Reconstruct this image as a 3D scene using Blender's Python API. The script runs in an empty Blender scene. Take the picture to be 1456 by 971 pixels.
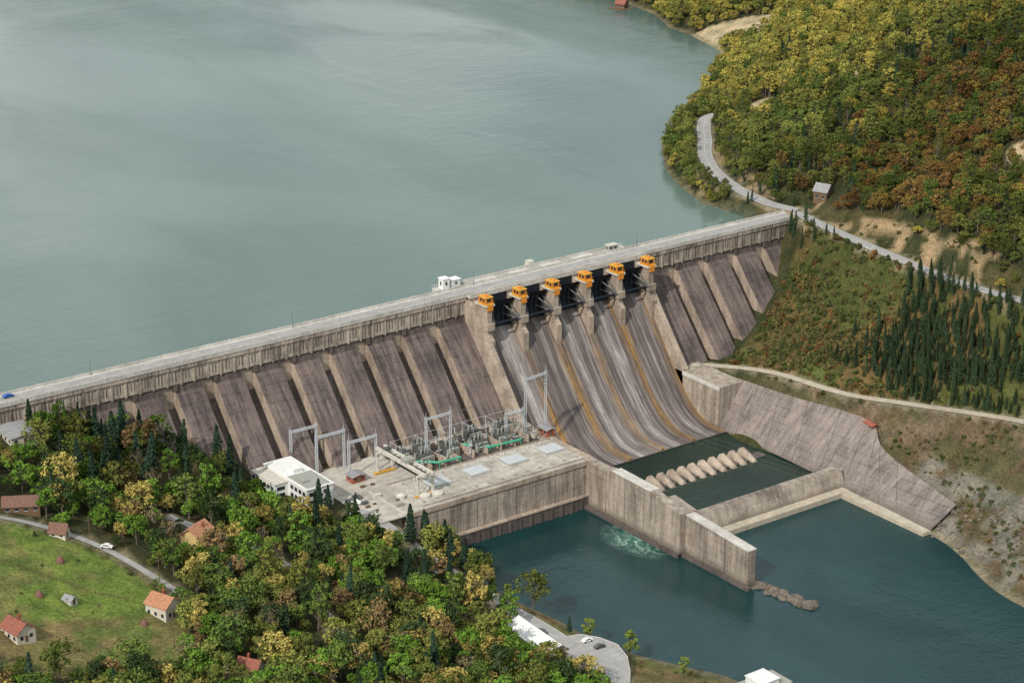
import bpy, math, random
import numpy as np
from mathutils import Vector, Matrix
random.seed(7); rng=np.random.default_rng(7)
scene=bpy.context.scene
scene.view_settings.view_transform='Standard'
try: scene.view_settings.look='None'
except: pass
scene.view_settings.exposure=0

# ------------------------------------------------------------------ materials
class NT:
    def __init__(s,name):
        s.m=bpy.data.materials.new(name); s.m.use_nodes=True; s.t=s.m.node_tree; s.t.nodes.clear()
        s.out=s.t.nodes.new("ShaderNodeOutputMaterial")
    def n(s,typ,**k):
        nd=s.t.nodes.new(typ)
        for a,b in k.items(): setattr(nd,a,b)
        return nd
    def l(s,a,b): s.t.links.new(a,b)
    def setin(s,sock,v):
        if isinstance(v,bpy.types.NodeSocket): s.l(v,sock)
        else: sock.default_value=v
    def pos(s): return s.n("ShaderNodeNewGeometry").outputs["Position"]
    def mapv(s,v,scale=(1,1,1),loc=(0,0,0)):
        m=s.n("ShaderNodeMapping"); s.l(v,m.inputs[0]); m.inputs["Scale"].default_value=scale; m.inputs["Location"].default_value=loc; return m.outputs[0]
    def noise(s,v,scale=1,detail=3,rough=.55,dist=0):
        m=s.n("ShaderNodeTexNoise"); s.l(v,m.inputs["Vector"]); m.inputs["Scale"].default_value=scale; m.inputs["Detail"].default_value=detail; m.inputs["Roughness"].default_value=rough; m.inputs["Distortion"].default_value=dist; return m.outputs["Fac"]
    def math(s,op,a,b=0.0,clamp=False):
        m=s.n("ShaderNodeMath",operation=op,use_clamp=clamp); s.setin(m.inputs[0],a); s.setin(m.inputs[1],b); return m.outputs[0]
    def ramp(s,f,stops):
        r=s.n("ShaderNodeValToRGB"); s.l(f,r.inputs[0]); e=r.color_ramp.elements
        while len(e)<len(stops): e.new(.5)
        for i,(p,c) in enumerate(stops):
            e[i].position=p; e[i].color=(c[0],c[1],c[2],1) if hasattr(c,'__len__') else (c,c,c,1)
        return r.outputs[0]
    def mix(s,f,a,b,bt='MIX'):
        m=s.n("ShaderNodeMix",data_type='RGBA',blend_type=bt)
        s.setin(m.inputs[0],f); 
        for sock,v in ((m.inputs[6],a),(m.inputs[7],b)):
            if isinstance(v,tuple): v=(v[0],v[1],v[2],1)
            s.setin(sock,v)
        return m.outputs[2]
    def sep(s,v):
        m=s.n("ShaderNodeSeparateXYZ"); s.l(v,m.inputs[0]); return m.outputs
    def princ(s,col,rough=.8,bump=None,bd=.1,bs=.4,metal=0,spec=.3):
        p=s.n("ShaderNodeBsdfPrincipled")
        if isinstance(col,tuple): col=(col[0],col[1],col[2],1)
        s.setin(p.inputs["Base Color"],col); s.setin(p.inputs["Roughness"],rough)
        p.inputs["Metallic"].default_value=metal; p.inputs["Specular IOR Level"].default_value=spec
        if bump is not None:
            b=s.n("ShaderNodeBump"); b.inputs["Strength"].default_value=bs; b.inputs["Distance"].default_value=bd
            s.l(bump,b.inputs["Height"]); s.l(b.outputs[0],p.inputs["Normal"])
        s.l(p.outputs[0],s.out.inputs[0]); return p

def concrete(name,base,dark,streak=(.7,.25,.04),amt=.75,lift=2.5,lo=.38,hi=.68,liftdark=.75,light=None,wet=False):
    k=NT(name); P=k.pos()
    st=k.noise(k.mapv(P,streak),1,4,.65)
    bl=k.noise(P,.07,3,.6); fi=k.noise(P,1.1,4,.72)
    f=k.math('ADD',k.math('MULTIPLY',st,.60),k.math('MULTIPLY',bl,.40))
    f=k.ramp(f,[(lo,0.0),(hi,1.0)])
    c=k.mix(k.math('MULTIPLY',f,amt),base,dark)
    if light:
        s2=k.noise(k.mapv(P,streak,(17,5,3)),1.7,3,.6); c=k.mix(k.ramp(s2,[(.60,0.0),(.74,.75)]),c,light)
    c=k.mix(1.0,c,k.ramp(fi,[(.25,.62),(.75,1.18)]),'MULTIPLY')
    z=k.sep(P)[2]
    if lift:
        fr=k.math('FRACT',k.math('DIVIDE',k.math('ADD',z,k.math('MULTIPLY',fi,.15)),lift))
        ln=k.math('LESS_THAN',fr,.09)
        c=k.mix(k.math('MULTIPLY',ln,k.ramp(bl,[(.4,.2),(.6,1)])),c,k.mix(1.0,c,(liftdark,liftdark,liftdark),'MULTIPLY'))
    if wet:
        zz=k.math('ADD',k.math('DIVIDE',z,14.0),k.math('MULTIPLY',k.math('SUBTRACT',st,.5),.35))
        c=k.mix(k.ramp(zz,[(.06,.85),(.16,.45),(.32,0.0)]),c,(.075,.062,.048))
    k.princ(c,.88,fi,.12,.5); return k.m
def plain(name,col,rough=.6,var=.25,sc=.8,metal=0,spec=.3):
    k=NT(name); f=k.noise(k.pos(),sc,3,.65)
    c=k.mix(1.0,col,k.ramp(f,[(.25,1-var),(.75,1+var*.5)]),'MULTIPLY')
    k.princ(c,rough,f,.03,.3,metal,spec); return k.m

M={}
M['face']=concrete('concrete_buttress_weathered_shaded',(.235,.18,.16),(.075,.060,.060),(.50,.05,.05),.95,3.0,.38,.60,.65,(.32,.265,.235))  # weathering plus the grazing-sun dimness of the sloping faces, both in the colour
M['side']=concrete('concrete_side',(.49,.40,.315),(.19,.145,.115),(.3,.25,.05),.8,3.0,.40,.64)  # paler than the faces, painting in sunlight on the buttress sides
M['fascia']=concrete('concrete_fascia',(.55,.465,.38),(.11,.088,.074),(.7,.3,.03),.95,0,.43,.60)
M['wall']=concrete('concrete_wall',(.45,.38,.31),(.16,.13,.105),(.40,.35,.04),.9,3.2,.41,.62,.72,(.56,.50,.42),True)
M['dark']=concrete('concrete_damp_and_shade',(.16,.13,.115),(.055,.047,.043),(.5,.5,.06),.9,2.0)  # dark concrete for footings and joints; also painted shade in recesses
M['deck']=concrete('concrete_deck',(.66,.63,.58),(.38,.35,.31),(.2,.2,.2),.8,0)
M['deckp']=concrete('concrete_roof_deck',(.54,.50,.43),(.27,.24,.205),(.12,.3,.2),.85,0,.42,.64)
M['slab']=concrete('concrete_slope_slab',(.32,.265,.235),(.13,.11,.10),(.06,.5,.12),.9,2.6,.38,.62,.68,(.40,.36,.32),True)
M['ledge']=concrete('concrete_ledge',(.56,.49,.38),(.30,.255,.195),(.3,.3,.1),.7,0)
M['asph']=plain('asphalt_pale',(.34,.33,.315),.9,.25,.3)
M['white']=plain('white_paint',(.78,.78,.75),.5,.15,.5)
M['cream']=plain('cream_paint',(.58,.55,.48),.6,.25,.6)
M['line']=plain('white_road_line',(.65,.65,.62),.7,.15,.5)
M['steel']=plain('galvanised_steel',(.60,.63,.65),.45,.1,.5,.2)
M['gate']=plain('gate_steel_blue',(.022,.028,.042),.5,.4,.6,.2)
M['orange']=plain('orange_paint',(.72,.27,.04),.6,.4,1.2)
M['yellow']=plain('yellow_paint',(.65,.36,.05),.6,.3,1.2)
M['green']=plain('green_paint',(.05,.36,.22),.5,.2,1)
M['tr']=plain('transformer_grey',(.10,.105,.10),.5,.3,1.2)
M['trl']=plain('transformer_light',(.34,.34,.30),.6,.3,1.2)
M['glass']=plain('window_glass',(.02,.03,.04),.12,.1,.5,0,.6)
M['red']=plain('red_brick',(.33,.10,.06),.8,.3,1)
M['rooforange']=plain('roof_tiles_orange',(.46,.22,.125),.85,.5,1.5)
M['roofbrown']=plain('roof_tiles_brown',(.20,.11,.08),.85,.4,1.5)
M['roofred']=plain('roof_tiles_red',(.30,.11,.075),.85,.5,1.5)
M['roofgrey']=plain('roof_grey',(.28,.28,.28),.7,.3,1)
M['plaster']=plain('plaster',(.60,.54,.45),.85,.25,.7)
M['plastery']=plain('plaster_yellow',(.60,.45,.20),.85,.2,.7)
M['wood']=plain('timber',(.16,.10,.06),.8,.3,1.5)
M['blue']=plain('blue_paint',(.03,.12,.40),.4,.1,1)
M['tyre']=plain('rubber',(.02,.02,.02),.8,.1,1)
M['rock']=plain('rock',(.18,.15,.12),.95,.7,.5)
M['bark']=plain('bark',(.15,.125,.10),.95,.3,2)

def spill():
    k=NT('spillway_stained_concrete'); P=k.pos()
    a=k.noise(k.mapv(P,(.16,.005,.005),(7.3,0,0)),1,3,.5)
    b=k.noise(k.mapv(P,(1.0,.015,.015)),1,4,.6)
    d=k.noise(k.mapv(P,(.35,.07,.07)),1,4,.7); e=k.noise(k.mapv(P,(.9,.08,.08)),1,5,.75)
    g=k.noise(k.mapv(P,(.11,.012,.012),(2.1,0,0)),1,3,.6)
    f=k.math('ADD',k.math('MULTIPLY',a,.70),k.math('MULTIPLY',b,.30))
    c=k.ramp(f,[(.36,(.095,.077,.072)),(.42,(.165,.137,.13)),(.46,(.20,.166,.155)),(.485,(.36,.33,.31)),(.51,(.20,.166,.155)),(.55,(.125,.104,.098)),(.60,(.20,.166,.155)),(.64,(.38,.35,.33)),(.68,(.165,.137,.125))])
    c=k.mix(k.math('MULTIPLY',k.ramp(e,[(.42,0),(.66,1)]),.6),c,(.08,.064,.058))
    x=k.sep(P)[0]
    fr=k.math('FRACT',k.math('DIVIDE',k.math('SUBTRACT',k.math('ADD',x,k.math('MULTIPLY',b,3.2)),220.6),18.0))
    o=k.math('ABSOLUTE',k.math('SUBTRACT',fr,.5)); o=k.ramp(o,[(.34,0),(.385,.9),(.41,.15),(.445,.1),(.47,1),(.5,1)])
    side=k.math('MULTIPLY',k.ramp(d,[(.32,.35),(.58,1)]),k.ramp(g,[(.36,.25),(.52,1)]))
    c=k.mix(k.math('MULTIPLY',o,side),c,(.34,.19,.05))
    bay=k.math('DIVIDE',k.math('SUBTRACT',x,219.0),90.0)
    wm=k.ramp(k.math('ADD',bay,k.math('MULTIPLY',k.math('SUBTRACT',b,.5),.05)),[(.0,0),(.09,0),(.12,1),(.155,.4),(.17,0),(.45,0),(.475,.9),(.50,.1),(.68,0),(.705,.8),(.73,0)])
    c=k.mix(k.math('MULTIPLY',wm,k.ramp(e,[(.3,.95),(.62,.25)])),c,(.58,.555,.52))
    c=k.mix(1.0,c,k.ramp(d,[(.3,.6),(.7,1.15)]),'MULTIPLY')
    k.princ(c,.75,b,.1,.4); return k.m
M['spill']=spill()

def water(name,c1,c2,sc,rip,rough=.12,plume=False,spec=.5,bs=.5):
    k=NT(name); P=k.pos()
    big=k.noise(k.mapv(P,(1,.6,1)),sc,3,.5,.6)
    c=k.mix(k.ramp(big,[(.35,0),(.65,1)]),c1,c2)
    r1=k.noise(k.mapv(P,(1,.7,1)),rip,4,.65)
    r2=k.noise(k.mapv(P,(.5,1,1)),rip*.22,3,.6)
    patch=k.noise(k.mapv(P,(1,.4,1)),.010,4,.6,.5)
    pm=k.ramp(patch,[(.40,0),(.62,1)])
    rr=k.math('ADD',rough,k.math('MULTIPLY',pm,.14))
    if plume:
        n=k.noise(k.mapv(P,(1,.7,1)),.30,6,.8,1.5)
        v=k.n("ShaderNodeVectorMath",operation='DISTANCE'); k.l(k.mapv(P,(1,.55,0)),v.inputs[0]); v.inputs[1].default_value=(209.0,-125*.55,0)
        m=k.math('SUBTRACT',1.0,k.math('DIVIDE',v.outputs['Value'],11.0),True)
        m2=k.math('MULTIPLY',m,k.ramp(n,[(.46,0.0),(.66,1)]))
        c=k.mix(k.math('MULTIPLY',m,.95,True),c,(.030,.13,.095)); c=k.mix(k.math('MULTIPLY',m2,1.1,True),c,(.45,.60,.52))
    b=k.math('MULTIPLY',k.math('ADD',k.math('MULTIPLY',r1,.6),r2),k.math('ADD',.35,k.math('MULTIPLY',pm,.65)))
    p=k.princ(c,rr,b,.4,bs,0,spec)
    p.inputs['IOR'].default_value=1.33
    return k.m
M['res']=water('reservoir_water',(.072,.118,.105),(.115,.168,.142),.006,.35,.10,bs=.75)
M['riv']=water('river_water',(.006,.031,.034),(.012,.046,.047),.02,.5,.08,True,.5,1.0)
M['bas']=water('basin_water',(.006,.020,.016),(.010,.028,.020),.03,.5,.08)

def ground_mat():
    k=NT('ground'); P=k.pos()
    a=k.n("ShaderNodeAttribute",attribute_name="gcol").outputs["Color"]
    f1=k.noise(P,.12,5,.65); f2=k.noise(P,.9,5,.7)
    c=k.mix(1.0,a,k.ramp(f1,[(.3,(.5,.58,.5)),(.7,(1.35,1.25,1.1))]),'MULTIPLY')
    c=k.mix(1.0,c,k.ramp(f2,[(.3,(.45,.45,.45)),(.7,(1.4,1.4,1.4))]),'MULTIPLY')
    k.princ(c,.95,f2,.6,.8,0,.15); return k.m
M['ground']=ground_mat()
def leaf_mat(name,fixed=None):
    k=NT(name)
    tc=k.n("ShaderNodeTexCoord").outputs["Object"]
    if fixed is None:
        a=k.n("ShaderNodeAttribute",attribute_name="tint",attribute_type='INSTANCER').outputs["Color"]
    else:
        a=k.n("ShaderNodeRGB"); a.outputs[0].default_value=(*fixed,1); a=a.outputs[0]
    f=k.noise(tc,.8,2,.7)
    c=k.mix(1.0,a,k.ramp(f,[(.3,(.42,.52,.6)),(.7,(1.7,1.5,1.05))]),'MULTIPLY')
    d=k.n("ShaderNodeBsdfDiffuse"); k.l(c,d.inputs[0]); k.l(d.outputs[0],k.out.inputs[0])
    return k.m
M['leaf']=leaf_mat('foliage')
M['leafc']=leaf_mat('foliage_conifer',(.030,.056,.042))
M['leafg']=leaf_mat('foliage_green',(.15,.20,.055))

# ------------------------------------------------------------------ mesh builder
import bmesh
class MB:
    def __init__(s): s.v=[];s.f=[];s.mi=[];s.mats=[]
    def mid(s,m):
        if m not in s.mats: s.mats.append(m)
        return s.mats.index(m)
    def add(s,vs,fs,m):
        o=len(s.v); i=s.mid(m); s.v+= [tuple(v) for v in vs]
        for f in fs: s.f.append([o+a for a in f]); s.mi.append(i)
    def box(s,x0,x1,y0,y1,z0,z1,m):
        s.add([(x0,y0,z0),(x1,y0,z0),(x1,y1,z0),(x0,y1,z0),(x0,y0,z1),(x1,y0,z1),(x1,y1,z1),(x0,y1,z1)],
              [(0,3,2,1),(4,5,6,7),(0,1,5,4),(1,2,6,5),(2,3,7,6),(3,0,4,7)],m)
    def prismx(s,prof,x0,x1,m,ms=None):
        n=len(prof); vs=[(x0,y,z) for y,z in prof]+[(x1,y,z) for y,z in prof]
        q=[(i,(i+1)%n,n+(i+1)%n,n+i) for i in range(n)]
        e=[tuple(range(n))[::-1],tuple(range(n,2*n))]
        s.add(vs,q,m); s.add(vs,e,ms or m)
    def tube(s,a,b,r0,r1,m,n=6):
        a=Vector(a);b=Vector(b);d=(b-a)
        if d.length<1e-6: return
        d.normalize(); u=d.orthogonal().normalized(); w=d.cross(u)
        vs=[a+(u*math.cos(2*math.pi*i/n)+w*math.sin(2*math.pi*i/n))*r0 for i in range(n)]+[b+(u*math.cos(2*math.pi*i/n)+w*math.sin(2*math.pi*i/n))*r1 for i in range(n)]
        s.add(vs,[(i,(i+1)%n,n+(i+1)%n,n+i) for i in range(n)]+[tuple(range(n))[::-1],tuple(range(n,2*n))],m)
    def make(s,name,parent=None,recalc=True,smooth=False,loc=None,rot=0):
        me=bpy.data.meshes.new(name); me.from_pydata(s.v,[],s.f)
        for m in s.mats: me.materials.append(M[m] if isinstance(m,str) else m)
        me.polygons.foreach_set('material_index',s.mi)
        if smooth: me.polygons.foreach_set('use_smooth',[True]*len(s.f))
        me.update()
        if recalc:
            bm=bmesh.new(); bm.from_mesh(me); bmesh.ops.recalc_face_normals(bm,faces=bm.faces); bm.to_mesh(me); bm.free()
        ob=bpy.data.objects.new(name,me); scene.collection.objects.link(ob)
        if parent: ob.parent=parent
        if loc: ob.location=loc
        if rot: ob.rotation_euler[2]=rot
        return ob
def empty(name,loc=(0,0,0),rot=0):
    e=bpy.data.objects.new(name,None); scene.collection.objects.link(e); e.location=loc; e.rotation_euler[2]=rot; return e

# ------------------------------------------------------------------ terrain
CP=[]
shoreR=[(685,498),(673,440),(650,380),(640,333),(628,300),(594,269),(531,217),(482,183),(456,156),(426,117),(411,88),(400,57),(404,39),(412,24)]
CP+=[(x,y,62) for x,y in shoreR]
CP+=[(600,420,42),(560,320,45),(520,270,45),(460,220,42),(400,170,42),(370,100,38),(370,50,38),(340,300,30),(200,100,25),(200,300,25),(100,50,40),(50,30,48),(10,20,56),(400,600,35),(640,700,40),(300,900,35),(700,900,50),(150,14,25),(250,14,20),(350,14,28),(380,14,40)]
CP+=[(-60,12,62),(-50,100,62),(-10,300,62),(60,600,62),(150,1000,62),(-150,50,100),(-150,300,120),(-50,600,120),(-400,300,220),(-400,0,160),(50,1300,150),(1000,1500,220),(0,2000,300),(760,700,90),(900,900,150)]
CP+=[(409,-5,70),(402,-41,70),(398,-71,70),(394,-118,70),(396,-160,71),(414,38,70),(429,82,70),(462,125,70),(497,154,70)]
CP+=[(440,0,78),(462,-25,88),(463,-92,102),(450,-160,102),(470,40,84),(500,100,86),(543,55,108),(530,-40,125),(610,80,138),(675,183,112),(590,160,92),(560,182,76),(640,230,88),(710,342,78),(690,290,82),(800,300,130),(750,200,130),(760,450,90),(900,500,160),(850,100,200),(700,-50,190),(600,-150,180),(500,-250,150),(900,-300,280),(420,-250,95),(660,320,68),(1500,0,420),(1500,800,350),(1200,-600,350)]
CP+=[(369,-25,30),(388,-16,41),(343,-33,21),(317,-33,20),(409,-4,60),(352,-50,25),(370,-60,38),(385,-60,54),(372,-100,44),(382,-150,48),(327,-40,21.5),(336,-67,25),(340,-108,27),(351,-138,29),(370,-182,31),(380,-230,33)]
CP+=[(309,-60,0),(309,-100,0),(309,-138,-1),(325,-100,19),(324,-60,20),(334,-133,20),(345,-130,25),(333,-158,13),(345,-190,20),(315,-200,3),(302,-214,0),(307,-183,-1),(290,-256,0),(285,-300,0),(320,-250,14),(340,-290,20),(360,-230,28),(280,-500,0),(340,-500,30),(450,-500,110)]
CP+=[(265,-60,-8),(265,-100,-8),(265,-150,-8),(240,-200,-8),(200,-130,-8),(180,-200,-8),(220,-280,-8),(230,-400,-8),(220,-600,-8),(290,-120,-8),(290,-170,-8),(285,-200,-6)]
CP+=[(144,-93,-1),(135,-125,0),(141,-149,0),(143,-184,0),(149,-198,0),(165,-229,0),(166,-246,0),(165,-300,0),(160,-400,0),(150,-600,0),(160,-110,-7),(160,-160,-7)]
CP+=[(121,-150,10),(123,-186,9),(119,-222,9),(120,-125,12),(120,-70,18),(105,-40,20),(110,-90,18),(98,-100,20),(80,-119,23),(55,-88,31),(54,-120,29),(45,-160,28),(40,-200,26),(95,-150,17),(90,-200,14),(85,-250,12),(100,-300,8),(135,-160,4),(140,-215,5),(150,-250,4),(130,-300,5)]
CP+=[(-31,-63,52),(-78,-170,50),(2,-127,38),(-12,-180,33),(23,-38,44),(20,-80,40),(30,-110,35),(-20,-110,45),(-40,-220,38),(20,-200,30),(20,-260,25),(-80,-100,60),(-60,-30,66),(-30,5,66),(0,-6,60),(20,-8,55),(43,-10,49),(64,-19,37),(79,-26,29),(105,-30,22),(-60,-300,35),(-150,-150,75),(-200,-350,80),(-250,-500,100),(-300,-700,150),(0,-450,20),(-500,-600,250),(-600,-100,260)]
CP+=[(120,-12,22),(200,-20,12),(250,-20,2),(300,-20,2),(340,-15,18),(380,-6,38),(150,-50,12),(190,-60,6),(210,-80,-6),(150,-80,0),(130,-60,16),(220,-50,0),(300,-45,-4)]
CPA=np.array(CP,float); XY=CPA[:,:2]; n=len(CPA)
R=np.sqrt(((XY[:,None]-XY[None])**2).sum(-1)); 
A=np.zeros((n+1,n+1)); A[:n,:n]=R; A[:n,n]=1; A[n,:n]=1; A[:n,:n]-=np.eye(n)*.6
W=np.linalg.solve(A,np.append(CPA[:,2],0))
def vnoise(x,y,seed=0):
    xi=np.floor(x).astype(int); yi=np.floor(y).astype(int); fx=x-xi; fy=y-yi; fx=fx*fx*(3-2*fx); fy=fy*fy*(3-2*fy)
    def h(a,b):
        k=(a*374761393+b*668265263+seed*1442695041)&0x7fffffff; k=((k^(k>>13))*1274126177)&0x7fffffff; return ((k^(k>>16))&0xffff)/65535.
    return (h(xi,yi)*(1-fx)+h(xi+1,yi)*fx)*(1-fy)+(h(xi,yi+1)*(1-fx)+h(xi+1,yi+1)*fx)*fy
def fbm(x,y,s,o=4,seed=0):
    r=0;a=.5;t=0
    for i in range(o): r=r+a*vnoise(x/s,y/s,seed+i); t+=a; a*=.5; s/=2
    return r/t
ROADS={
 'up1':([(414,4,68.2),(409,-10,69),(402,-41,70),(398,-71,70),(394,-118,70),(397,-154,70.5),(405,-200,72)],6.5),
 'up2':([(416,6,68.2),(411,20,69),(412,40,70),(418,60,70),(429,84,70),(444,106,70),(460,124,70),(472,139,70.5),(482,150,71),(490,156,71.5),(500,157,72),(508,150,73),(512,138,75),(508,120,78)],7.5),
 'low':([(318,-32,22.1),(327,-40,22.1),(336,-67,25),(340,-108,27),(351,-138,29),(370,-182,31),(384,-240,33)],4.6),
 'l1':([(-36,-62,55),(-20,-70,50),(-4,-90,44),(6,-124,38),(8,-140,36)],2.6),
 'l2':([(30,-74,41),(38,-84,37),(48,-94,32.5),(55,-110,30),(53,-130,29),(46,-160,28),(38,-200,26)],3.4),
 'riv':([(112,-72,20.1),(114,-90,19),(117,-112,14),(120,-135,11),(122,-160,10),(123,-186,9.6),(119,-222,9.4),(110,-270,8),(100,-340,8)],7.5),
}
def smooth_poly(pts,n=6):
    P=[np.array(p,float) for p in pts]; out=[]
    for i in range(len(P)-1):
        p0=P[max(i-1,0)];p1=P[i];p2=P[i+1];p3=P[min(i+2,len(P)-1)]
        for k in range(n):
            t=k/n; out.append(.5*((2*p1)+(-p0+p2)*t+(2*p0-5*p1+4*p2-p3)*t*t+(-p0+3*p1-3*p2+p3)*t**3))
    out.append(P[-1]); return np.array(out)
RP={k:(smooth_poly(v[0]),v[1]) for k,v in ROADS.items()}
def road_near(x,y):
    bd=np.full(x.shape,1e9); bz=np.zeros(x.shape)
    for P,w in RP.values():
        for a,b in zip(P[:-1],P[1:]):
            d=b[:2]-a[:2]; L=(d**2).sum()+1e-9
            t=np.clip(((x-a[0])*d[0]+(y-a[1])*d[1])/L,0,1)
            dd=np.hypot(x-a[0]-t*d[0],y-a[1]-t*d[1])-w/2
            m=dd<bd; bd=np.where(m,dd,bd); bz=np.where(m,a[2]+t*(b[2]-a[2]),bz)
    return bd,bz
def H(x,y,full=True):
    x=np.asarray(x,float).ravel(); y=np.asarray(y,float).ravel(); out=np.empty(x.shape)
    for s in range(0,len(x),20000):
        xs=x[s:s+20000];ys=y[s:s+20000]
        out[s:s+20000]=np.sqrt((xs[:,None]-XY[:,0])**2+(ys[:,None]-XY[:,1])**2)@W[:n]+W[n]
    nz=(fbm(x,y,28,4,3)-.5)*3.2+(fbm(x,y,110,3,9)-.5)*6
    inner=(x>100)&(x<345)&(y>-200)&(y<20)
    out=out+np.where(inner,0,nz)*np.clip(np.abs(out-62)/6,0.15,1)*np.clip(np.abs(out)/5,0.1,1)
    bd,bz=road_near(x,y)
    t=np.clip((bd-1.5)/7,0,1); t=t*t*(3-2*t)
    out=np.where(bd<8.5,(bz-.25)*(1-t)+out*t,out)
    return out
def inpoly(x,y,P):
    r=np.zeros(x.shape,bool); j=len(P)-1
    for i in range(len(P)):
        xi,yi=P[i];xj,yj=P[j]
        c=((yi>y)!=(yj>y))&(x<(xj-xi)*(y-yi)/((yj-yi) if yj!=yi else 1e-9)+xi); r^=c; j=i
    return r
def axis(a,b,step,far_lo,far_hi):
    c=list(np.arange(a,b+.01,step)); s=step; v=c[-1]
    while v<far_hi: s*=1.22; v+=s; c.append(v)
    s=step; v=c[0]; lo=[]
    while v>far_lo: s*=1.22; v-=s; lo.append(v)
    return np.array(lo[::-1]+c)
gx=axis(-130,720,3.2,-5000,6000); gy=axis(-300,520,3.2,-5000,6000)
GX,GY=np.meshgrid(gx,gy); fx=GX.ravel(); fy=GY.ravel(); fz=H(fx,fy)
nx,ny=len(gx),len(gy)
idx=np.arange(nx*ny).reshape(ny,nx)
faces=np.stack([idx[:-1,:-1],idx[:-1,1:],idx[1:,1:],idx[1:,:-1]],-1).reshape(-1,4)
me=bpy.data.meshes.new("terrain"); me.from_pydata(np.stack([fx,fy,fz],1).tolist(),[],faces.tolist())
FIELD=[(-31,-63),(-19,-75),(-6,-92),(2,-128),(-4,-160),(-30,-176),(-60,-168),(-100,-150),(-90,-70)]
SLOPE=[(409,-12),(401,-41),(396,-71),(392,-118),(396,-160),(372,-182),(352,-138),(341,-108),(337,-67),(330,-42),(345,-33),(369,-27),(390,-16)]
BARER=[(336,-70),(342,-110),(352,-140),(370,-184),(384,-240),(385,-330),(285,-330),(285,-256),(302,-210),(308,-183),(322,-150),(334,-133),(326,-90),(323,-60)]
bd,_=road_near(fx,fy)
col=np.zeros((len(fx),4)); col[:,3]=1
def setc(m,c,w=1.0):
    w=np.where(m,w,0)[:,None]; col[:,:3]=col[:,:3]*(1-w)+np.array(c)*w
N1=fbm(fx,fy,18,4,21); N2=fbm(fx,fy,40,3,33); N3=fbm(fx,fy,9,3,37)
setc(np.ones(len(fx),bool),(.050,.055,.026))
setc(N1>.55,(.10,.085,.04),.7)
fl=inpoly(fx,fy,FIELD); setc(fl,(.155,.215,.048)); setc(fl&(N2>.55),(.18,.17,.06),.6); setc(fl&(N1>.60),(.24,.19,.09),.5); setc(fl&(fy<-135),(.22,.15,.085),.65); setc(fl&(N3>.60),(.10,.16,.035),.7); setc(fl&(N3<.36),(.21,.20,.08),.5)
sl=inpoly(fx,fy,SLOPE); setc(sl,(.11,.09,.038)); setc(sl&(N1>.5),(.16,.11,.05),.8); setc(sl&(N2>.54),(.07,.09,.028),.8); setc(sl&(fx<350)&(N1<.5),(.10,.13,.04),.8)
br=inpoly(fx,fy,BARER); setc(br,(.155,.118,.085)); setc(br&(N1>.50),(.085,.085,.04),.8); setc(br&(N2<.40),(.25,.20,.15),.6); setc(br&(N3>.56),(.11,.08,.05),.7)
setc(br&(fx<338)&(fy<-160)&(fy>-245)&(N3<.6),(.20,.19,.175),.85)
cut=(fx>399)&(fx<417)&(fy<-14)&(fy>-125); setc(cut&(N3>.44),(.36,.26,.165),.9)
cut2=(bd<9)&(fx>405)&(fy>0); setc(cut2&(N1>.48),(.36,.27,.18),.7)
setc((bd<1.6),(.28,.24,.18),.8)
CLR=[(655,318,30),(540,103,8),(474,-82,9),(519,150,7),(600,20,8),(575,-20,9),(640,130,9)]
for cx,cy,r in CLR:
    setc((np.hypot(fx-cx,fy-cy)<r+3)&(N1>.33),(.50,.41,.28),.9)
setc((fz<62.9)&(fz>55)&(fy>8),(.20,.18,.125),.7); setc((fz<61.2)&(fy>8),(.06,.085,.07),.9)
setc((fz<1.4)&(fy<-85),(.24,.21,.155),.7)
rb=(fx>122)&(fx<175)&(fy<-150)&(fz>1.2)&(fz<11)&(fy>-420); setc(rb,(.22,.165,.085),.85); setc(rb&(N1>.5),(.12,.14,.05),.7)
PARK=[(115,-190),(124,-187),(131,-189),(135,-195),(137,-203),(134,-212),(128,-221),(122,-228),(115,-228)]
setc(inpoly(fx,fy,PARK),(.27,.26,.25),1)
ca=me.color_attributes.new("gcol",'FLOAT_COLOR','POINT'); ca.data.foreach_set('color',col.ravel())
me.materials.append(M['ground']); me.polygons.foreach_set('use_smooth',[True]*len(faces)); me.update()
ter=bpy.data.objects.new("terrain",me); scene.collection.objects.link(ter)

def road(name,key,mat,off=0.05,line=False):
    P,w=RP[key]; b=MB(); L=[]
    for i in range(len(P)):
        d=P[min(i+1,len(P)-1)]-P[max(i-1,0)]; d=d[:2]/np.hypot(*d[:2]); nn=np.array([-d[1],d[0]])
        L.append((nn,P[i]))
    def strip(o0,o1,z0,m):
        vs=[]
        for nn,p in L:
            vs.append((p[0]+nn[0]*o0,p[1]+nn[1]*o0,p[2]+z0)); vs.append((p[0]+nn[0]*o1,p[1]+nn[1]*o1,p[2]+z0))
        b.add(vs,[(2*i,2*i+1,2*i+3,2*i+2) for i in range(len(L)-1)],m)
    strip(-w/2,w/2,off,mat)
    if line:
        strip(-w/2+.35,-w/2+.47,off+.01,'line'); strip(w/2-.47,w/2-.35,off+.01,'line'); strip(-.06,.06,off+.012,'line')
    return b.make(name,recalc=False)
road('mountain_road','up1','asph',line=True); road('lakeside_road','up2','asph',line=True); road('dirt_road','low','ledge')
road('village_lane','l1','asph'); road('village_road','l2','asph'); road('riverside_road','riv','asph',line=True)
b=MB(); n0=len(PARK); b.add([(x,y,9.78) for x,y in PARK],[tuple(range(n0))],'asph')
for i in range(1,n0-1):
    (xa,ya),(xb,yb)=PARK[i],PARK[(i+1)%n0]; b.tube((xa,ya,9.85),(xb,yb,9.85),.16,.16,'deck',4)
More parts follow.
